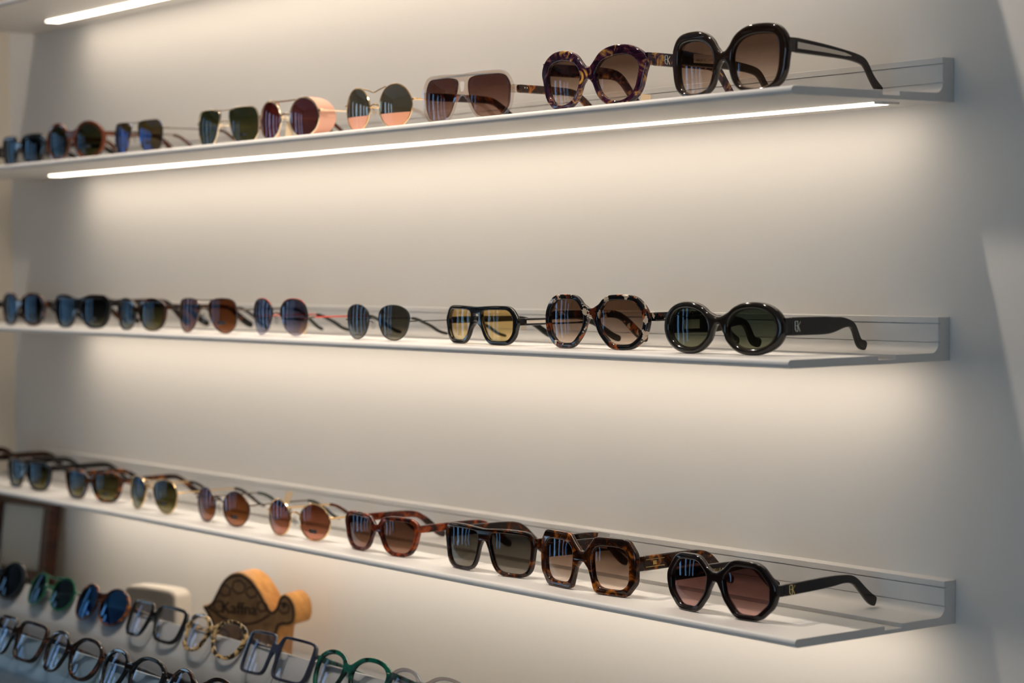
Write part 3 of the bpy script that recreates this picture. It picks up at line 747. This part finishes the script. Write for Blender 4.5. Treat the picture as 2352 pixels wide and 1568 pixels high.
sun('half-rim black and red wire sunglasses with violet fading lenses', G2, 582, 711, Z2, metal=True, W=134, lens=('teardrop', 52, 44), fmat='gunmetal', rim_mat='matte_black', half_rim=True, amat='red_enamel', lmat='lens_violet', bz=.2, hz=.05, tip='matte_black', tag=(-40, 60, 1, 9, 15, 20, 'paper_tag'))
sun('thin dark wire sunglasses with grey-green lenses', G2, 796, 945, Z2, metal=True, W=136, lens=('panto', 52, 39.5), fmat='dark_wire', lmat='lens_sage', wire=.6, awire=.6, bz=.2, hz=.1, tip='matte_black', tip_h=3.4)
sun('black double-bridge glasses with yellow lenses', G2, 1029, 1192, Z2, bt=1.2, bb=.1, at=102, gap=12, bump=2, W=140, lens=('navigator', 51, 33), rim=(4.5, 5, 4.5, 3.8), fmat='black_acetate', lmat='lens_yellow', hole=(.72, .22, 6, 4.6), h0=8, hz=.25, th=5, inlay='white_tag', inner_text=('', 4, 20, 'gold_logo'), bulge=260, tag=(60, 20, 16, 6, 12, 0, 'white_tag'), arm='slim')
sun('black, orange and white mottled rounded-hexagon sunglasses', G2, 1256, 1494, Z2, gap=11, lug=.5, bump=.3, W=148, lens=('hexround', 52, 44), rim=(5.5, 6.5, 5.5, 4.5), fmat='mottled_shell', lmat='lens_brown_fade', h0=9, hz=.25, th=6, bev=1.8, logo=6, logo_mat='gold_logo', logo_y=20)
sun('thick black oval sunglasses with letters on a broad arm', G2, 1530, 1806, Z2, bt=.62, bb=.2, at=150, gap=13, lug=.3, bump=.2, W=147, lens=('oval', 45, 36.5), tilt=3, rim=(6.6, 8.5, 6.2, 5.4), fmat='olive_black_acetate', lmat='lens_dark_green', h0=17, hz=.12, th=9, bev=3.6, bres=5, bh=8, arm='wide', arm_th=4.5, logo=9.5, logo_y=6, bulge=200, label_paper=(12, 22, 9, ''))
sun('black sunglasses at the pier end of the eye-level shelf', G2, -118, -12, Z2, W=142, lens=('square', 48, 38), fmat='black_acetate', lmat='lens_black', h0=9)
# ---- shelf above the turtle
sun('black square sunglasses with olive lenses and a long straight arm', G3, 20, 119, Z3, bt=.95, bb=.2, at=118, W=142, lens=('wayfarer', 49, 36), rim=(4.5, 5, 3.5, 4), fmat='black_acetate', lmat='lens_olive', h0=9, hz=.75, sticker=ST)
sun('tortoise square sunglasses with olive lenses beside the gold teardrop pair', G3, 153, 282, Z3, W=144, lens=('wayfarer', 49, 36), rim=(4, 4.5, 3.5, 3.8), fmat='tortoise', lmat='lens_olive', h0=8, hz=.6, sticker=ST)
sun('gold wire teardrop sunglasses with olive green lenses', G3, 299, 411, Z3, metal=True, W=138, lens=('teardrop', 52, 45), fmat='gold', lmat='lens_olive', bz=.4, bar=2, hz=.3, tip='dark_tortoise', sticker=ST)
sun('gunmetal round sunglasses with copper lenses', G3, 453, 577, Z3, metal=True, W=138, lens=('round', 50, 44), fmat='gunmetal', lmat='lens_copper', bz=.35, hz=.3, tip='rubber_grey', sticker=(15, 4.4, 0, -10))
sun('gold round sunglasses with rose copper lenses and a paper tag', G3, 616, 763, Z3, metal=True, W=138, lens=('round', 50, 44), fmat='gold', lmat='lens_copper_rose', bz=.35, hz=.3, wire=1.1, awire=1.3, tip='amber_brown', sticker=(15, 4.4, 0, -11), tag=(-62, 26, 33, 8, 19, 24, 'paper_tag'))
sun('red-brown tortoise square sunglasses with brown lenses', G3, 796, 965, Z3, W=145, lens=('wayfarer', 48, 36.5), rim=(5, 5, 4, 4.2), fmat='red_tortoise', lmat='lens_brown', h0=9, hz=.62, th=5)
sun('dark tortoise flat-top navigator sunglasses with grey lenses', G3, 1027, 1232, Z3, bt=1.12, bb=.5, at=104, ab=176, gap=11, W=150, lens=('pilot', 54, 42), rim=(4.5, 4.5, 3.8, 3.8), fmat='dark_tortoise', lmat='lens_grey', h0=11, hz=.62, th=5)
sun('chunky tortoise hexagonal sunglasses with gold lines on the arm', G3, 1247, 1466, Z3, bt=.62, bb=.12, lug=.3, bump=.3, W=148, lens=('chamfer', 50, 43), outer=('hexouter', 66.5, 58, 0.8, 1.2), fmat='tortoise', lmat='lens_brown_fade', h0=15, hz=.30, th=6.5, bev=1.8, sm=1, plaque=True, tag=(-12, 34, 40, 12, 16, 12, 'white_tag'))
sun('dark plum octagonal sunglasses with fading wine lenses and letters on the arm', G3, 1536, 1788, Z3, bt=.62, bb=.2, gap=12, bump=1.5, W=146, lens=('octagon', 53, 44.5), rim=(5.8, 6.5, 5.2, 5), fmat='deep_plum_acetate', lmat='lens_plum_fade', h0=11, hz=.12, th=6, bev=1.6, sm=1, arm='taper', L=136, arm_th=4.5, logo=8.5, logo_mat='gold_logo', logo_y=8, inner_text=('EMMANUELLE KHANH', 4.6, 27, 'gold_logo'))

sun('dark tortoise sunglasses with a thick arm behind the black square pair', G3, -118, -8, Z3, W=146, lens=('square', 48, 38), fmat='dark_tortoise', lmat='lens_olive', h0=11, hz=.7)

# ------------------------------------------------------------------ stepped display counter under the shelves
DECK = ZB - 0.672
LEAN = R(25)
EA, EB = (-0.24, ZB - 0.597), (-0.42, ZB - 0.599)         # top edges of the two slanted boards (y, z)
ct = tag(empty('display_counter', (-1.05, -0.2, 0)), 'white display counter carrying the turtle and the slanted boards', 'counter')
def world_part(me, name, mat, parent, sm=None):
    me.transform(Matrix.Translation(-parent.location)); return link(me, name, mat, parent, sm)
world_part(boxes([(XL + 0.002, 0.6, -0.49, -0.002, 0.0, DECK - 0.02)], 0.002), 'body', 'counter_white', ct)
world_part(boxes([(XL + 0.002, 0.62, -0.50, -0.002, DECK - 0.02, DECK)], 0.001), 'deck', 'counter_white', ct)
def board(E, low, lab, mt='counter_white'):
    ye, ze = E; dz = ze - low; dy = dz * math.tan(LEAN); t_ = 0.004
    pr = [(ye, ze), (ye - dy, low), (ye - dy + t_, low), (ye + t_, ze)]
    me = plate([pr], 1.33, 0, 'side', 1); me.transform(Matrix.Translation((-0.775, 0, 0)))
    tag(link(me, 'slanted_board', mt), lab, 'display board', 'slanted boards on the counter')
board(EA, DECK, 'white slanted board holding the blue round sunglasses and the green pair')
board(EB, DECK, 'blue-grey slanted board nearer the counter front, holding only clear-lensed spectacles', 'board_blue_grey')

def rest(root, E, xc, phi):
    """hang a frame on a slanted board: arms over the edge, front leaning back against it"""
    hgt = root['zh'] / 1000 - root['h0'] / 2000 - 0.001      # local height that sits on the edge
    yloc = root['yw'] / 1000 + 0.0045
    sgn = Matrix.Rotation(R(phi), 3, 'Z') @ Matrix.Rotation(-LEAN, 3, 'X')
    off = Matrix.Rotation(-LEAN, 3, 'X') @ Vector((0, yloc, hgt))
    Y = E[0] - off.y - 0.001; Zc = E[1] - off.z + 0.001
    X = -1.0
    for _ in range(40):
        def mid(xx):
            return sum(px_of(Vector((xx, Y, Zc)) + sgn @ Vector((k_ * root['xo'] / 1000, root['yw'] / 1000, 0.02)))[0] for k_ in (-1, 1)) / 2
        a = mid(X) - xc; b = mid(X + 1e-5) - xc
        X -= a / ((b - a) / 1e-5)
    root.location = (X, Y, Zc)
    root.rotation_euler = sgn.to_euler()
    pass; print('%-70s X %.3f' % (root['label'][:70], X))
    del root['H'], root['W'], root['yw'], root['zh'], root['xo'], root['h0']
GA, GB = 'glasses on the rear slanted board', 'spectacles on the front slanted board'
def rack(label, group, E, xc, phi, name='spectacles', cat='glasses', **spec):
    spec.setdefault('arm', 'slim'); spec.setdefault('L', 100)
    o = eyewear(name, label, cat, group, spec); rest(o, E, xc, phi); return o
rack('shiny black oversized round sunglasses in front of the picture frame', GA, EA, 2, 3, 'sunglasses', 'sunglasses', W=138, lens=('round', 52, 47), rim=(4, 5, 4, 4), fmat='black_acetate', lmat='lens_black', hz=.3)
rack('green rimmed round sunglasses with dark lenses', GA, EA, 119, 3, 'sunglasses', 'sunglasses', metal=True, W=132, lens=('round', 50, 46), fmat='green_enamel', lmat='lens_teal_black', wire=1.4, awire=1.3, bar=3, hz=.3, tip='green_enamel')
rack('round brown tortoise sunglasses with deep blue lenses', GA, EA, 235, 3, 'sunglasses', 'sunglasses', W=136, lens=('round', 52, 47), rim=(2.0, 2.6, 2.0, 2.0), fmat='tortoise', lmat='lens_deep_blue', hz=.2, h0=5)
rack('black square spectacles with clear lenses in front of the white block', GA, EA, 358, 3, W=138, lens=('pilot', 50, 40), rim=(4.2, 5, 4, 4.2), fmat='black_acetate', lmat='lens_clear', hz=.45, h0=6)
rack('cream and black tortoise spectacles in front of the wooden turtle', GA, EA, 492, 3, W=138, lens=('panto', 50, 40), rim=(4.6, 5, 4.2, 4.4), fmat='cream_shell', lmat='lens_clear', hz=.4, h0=6.5)
rack('smoky navy large square spectacles beside the cream tortoise pair', GA, EA, 637, 3, W=142, lens=('rect', 54, 46), rim=(3.4, 4.2, 3.4, 3.4), fmat='smoky_navy', lmat='lens_clear', hz=.5, h0=6)
rack('green marbled panto spectacles with thick rims', GA, EA, 806, 3, W=142, lens=('panto', 47, 42), rim=(5, 6, 4, 4.2), fmat='green_shell', lmat='lens_clear', hz=.6, h0=8, rivets='front')
rack('clear crystal spectacles beside the green marbled pair', GA, EA, 975, 3, W=140, lens=('panto', 47, 42), rim=(3.5, 4.5, 3, 3.2), fmat='grey_crystal', lmat='lens_clear', hz=.5, h0=6, rivets='front')
rack('black and brown rectangular spectacles on the front board near the corner', GB, EB, 42, 2, W=138, lens=('square', 50, 42), rim=(4, 5, 3.8, 4), fmat='black_tortoise', lmat='lens_clear', hz=.5, h0=6)
rack('dark tortoise panto spectacles between two darker pairs on the front board', GB, EB, 166, 2, W=138, lens=('panto', 48, 43), rim=(4.4, 5.2, 4, 4.2), fmat='black_tortoise', lmat='lens_clear', hz=.5, h0=6.5)
rack('glossy black panto spectacles on the front board', GB, EB, 303, 2, W=140, lens=('panto', 48, 42), rim=(4.4, 5.6, 3.8, 4.2), fmat='black_acetate', lmat='lens_clear', hz=.55, h0=7, rivets='front')
rack('black spectacles with brown flecks beside the glossy black panto pair', GB, EB, 457, 2, W=140, lens=('round', 47, 42), rim=(4.4, 5.2, 4, 4.2), fmat='black_tortoise', lmat='lens_clear', hz=.55, h0=7)

# ------------------------------------------------------------------ props on the deck
# wooden turtle block
def face_px(xl, xr, Yc, Wd, z):
    v = np.array([-1.0, 0.4])
    def ends(X, ph):
        return np.array([px_of((X + sg * Wd / 2 * math.cos(ph), Yc + sg * Wd / 2 * math.sin(ph), z))[0] for sg in (-1, 1)])
    for _ in range(60):
        f = ends(*v) - (xl, xr)
        J = np.stack([(ends(v[0] + 1e-5, v[1]) - ends(*v)) / 1e-5, (ends(v[0], v[1] + 1e-5) - ends(*v)) / 1e-5], 1)
        v = v - np.clip(np.linalg.lstsq(J, f, rcond=None)[0], -.15, .15)
    return v
TW = 0.150
vx, vph = face_px(463, 682, -0.100, TW, DECK + 0.06)
pass; print('turtle', vx, math.degrees(vph))
tt = tag(empty('wooden_turtle', (vx, -0.100, DECK), (0, 0, vph)), 'turtle-shaped wooden block with burnt engraved face standing on the counter', 'ornament')
sil = [(-75, 62), (-66, 62), (-58, 68), (-50, 82), (-40, 98), (-26, 108), (-10, 110), (6, 102), (20, 86), (30, 70), (37, 60), (43, 66), (48, 80), (56, 86), (66, 82), (73, 72), (75, 58), (72, 46), (62, 42), (50, 42), (46, 32), (44, 16), (42, 2), (38, 0), (26, 0), (22, 10), (14, 22), (-14, 22), (-22, 10), (-26, 0), (-44, 0), (-50, 6), (-54, 26), (-62, 44)]
sil = [(x / 1000, (z + 12 * min(1, z / 30)) / 1000) for x, z in sil]
sc_ = resample(chaikin(sil, 0.2, 2), 0.003)
me = plate([[tuple(p) for p in sc_]], 0.02, 0.002, 'front', 2); me.transform(Matrix.Translation((0, 0.02, 0)))
tb = link(me, 'body', 'beech_wood', tt, 40)
cen = np.array([0.0, 0.055])
inner = sc_ + (-normals2(sc_)) * 0.0012
me = plate([[tuple(p) for p in inner]], 0.0006, 0, 'front', 1); me.transform(Matrix.Translation((0, -0.0006, 0)))
link(me, 'engraved_face', 'burnt_wood', tt)['label'] = 'dark burnt engraved face of the turtle'
def groove(pts, r=0.0014, closed=False, dz_=12):
    return tube([(x / 1000, -0.0013, (z + dz_) / 1000) for x, z in pts], r, closed, 6, flat=0.4)
gl = [groove(chaikin([(-62, 60), (-40, 46), (-10, 40), (14, 44), (34, 56)], .25, 2, False), .0016)]
for cx_, cz_, rr in ((-36, 84, 9), (-14, 90, 11), (6, 84, 9), (-46, 62, 9), (22, 66, 8), (-40, 24, 10), (38, 26, 8), (56, 66, 9), (-6, 28, 8)):
    gl.append(groove([(cx_ + rr * math.cos(a + .3), cz_ + rr * .85 * math.sin(a + .3)) for a in np.linspace(0, 2 * math.pi, 6, endpoint=False)], .0012, True))
gl.append(groove([(56 + 2 * math.cos(a), 70 + 2.6 * math.sin(a)) for a in np.linspace(0, 2 * math.pi, 8, endpoint=False)], .0016, True))
edge = [tuple(p * 1000) for p in sc_ + (-normals2(sc_)) * 0.004]
gl.append(groove(edge, .0015, True, 0))
link(join(gl), 'burnt_lines', 'char_line', tt, 60)
me = text_mesh('Kaffna', 0.0225, 0.0008)
me.transform(Matrix.Translation((-0.042, -0.0016, 0.066)) @ Matrix.Rotation(R(90), 4, 'X'))
link(me, 'engraved_name', 'char_line', tt)

# pale rounded block; a thin grey plate paints the shade on its front
BW = 0.115
bx_, bph = face_px(284, 405, -0.085, BW, DECK + 0.06)
pass; print('block', bx_, math.degrees(bph))
tb_ = tag(empty('plaster_block', (bx_, -0.085, DECK), (0, 0, bph)), 'pale rounded block with a grey front, between picture frame and turtle', 'ornament')
rr_ = [(-57, 0), (-57, 68), (-40, 86), (40, 86), (57, 68), (57, 0)]
pc = resample(chaikin([(-57, 0), (-57, 40), (-57, 64), (-20, 66), (20, 66), (57, 64), (57, 40), (57, 0)], .25, 3), 3)
me = plate([[tuple(p / 1000) for p in pc]], 0.015, 0.003, 'front', 2); me.transform(Matrix.Translation((0, 0.015, -pc[:, 1].min() / 1000)))
link(me, 'body', 'ceramic_white', tb_, 40)
pi_ = pc + (-normals2(pc)) * 4.0
me = plate([[tuple(p / 1000) for p in pi_]], 0.0008, 0, 'front', 1); me.transform(Matrix.Translation((0, -0.0006, -pc[:, 1].min() / 1000)))
link(me, 'front_shade_plate', 'ceramic_painted_shade', tb_)
rows = [boxes([(-0.036 + 0.0 * k, 0.036, -0.0019, -0.0012, 0.030 + 0.013 * k, 0.0325 + 0.013 * k)]) for k in range(3)]
link(join(rows), 'relief_lines', 'ceramic_painted_shade', tb_)

# leaning dark picture frame in the corner
FWd, FHt = 0.175, 0.155
fx, fph = face_px(-28, 104, -0.055, FWd, DECK + 0.06)
pass; print('frame', fx, math.degrees(fph))
pf = tag(empty('picture_frame', (fx, -0.062, DECK + 0.0031), (R(-8), 0, min(fph, R(14)))), 'dark mahogany picture frame leaning by the corner on the counter', 'picture frame')
rw, dp = 0.020, 0.022
for nm, bxs in (('side_rail', (-FWd / 2, -FWd / 2 + rw, 0, dp, 0, FHt)), ('side_rail', (FWd / 2 - rw, FWd / 2, 0, dp, 0, FHt)), ('top_rail', (-FWd / 2 + rw, FWd / 2 - rw, 0, dp, FHt - rw, FHt)), ('bottom_rail', (-FWd / 2 + rw, FWd / 2 - rw, 0, dp, 0, rw + .012))):
    link(boxes([bxs], 0.0015), nm, 'mahogany', pf)
link(boxes([(-FWd / 2 + rw * .8, FWd / 2 - rw * .8, 0.010, 0.014, rw * .8, FHt - rw * .8)]), 'mat_board', 'mat_board', pf)
tint('frame_glass', (0.95, 0.95, 0.95), (0.95, 0.95, 0.95), refl=0.05)
link(boxes([(-FWd / 2 + rw * .8, FWd / 2 - rw * .8, 0.006, 0.008, rw * .8, FHt - rw * .8)]), 'glass', 'frame_glass', pf)
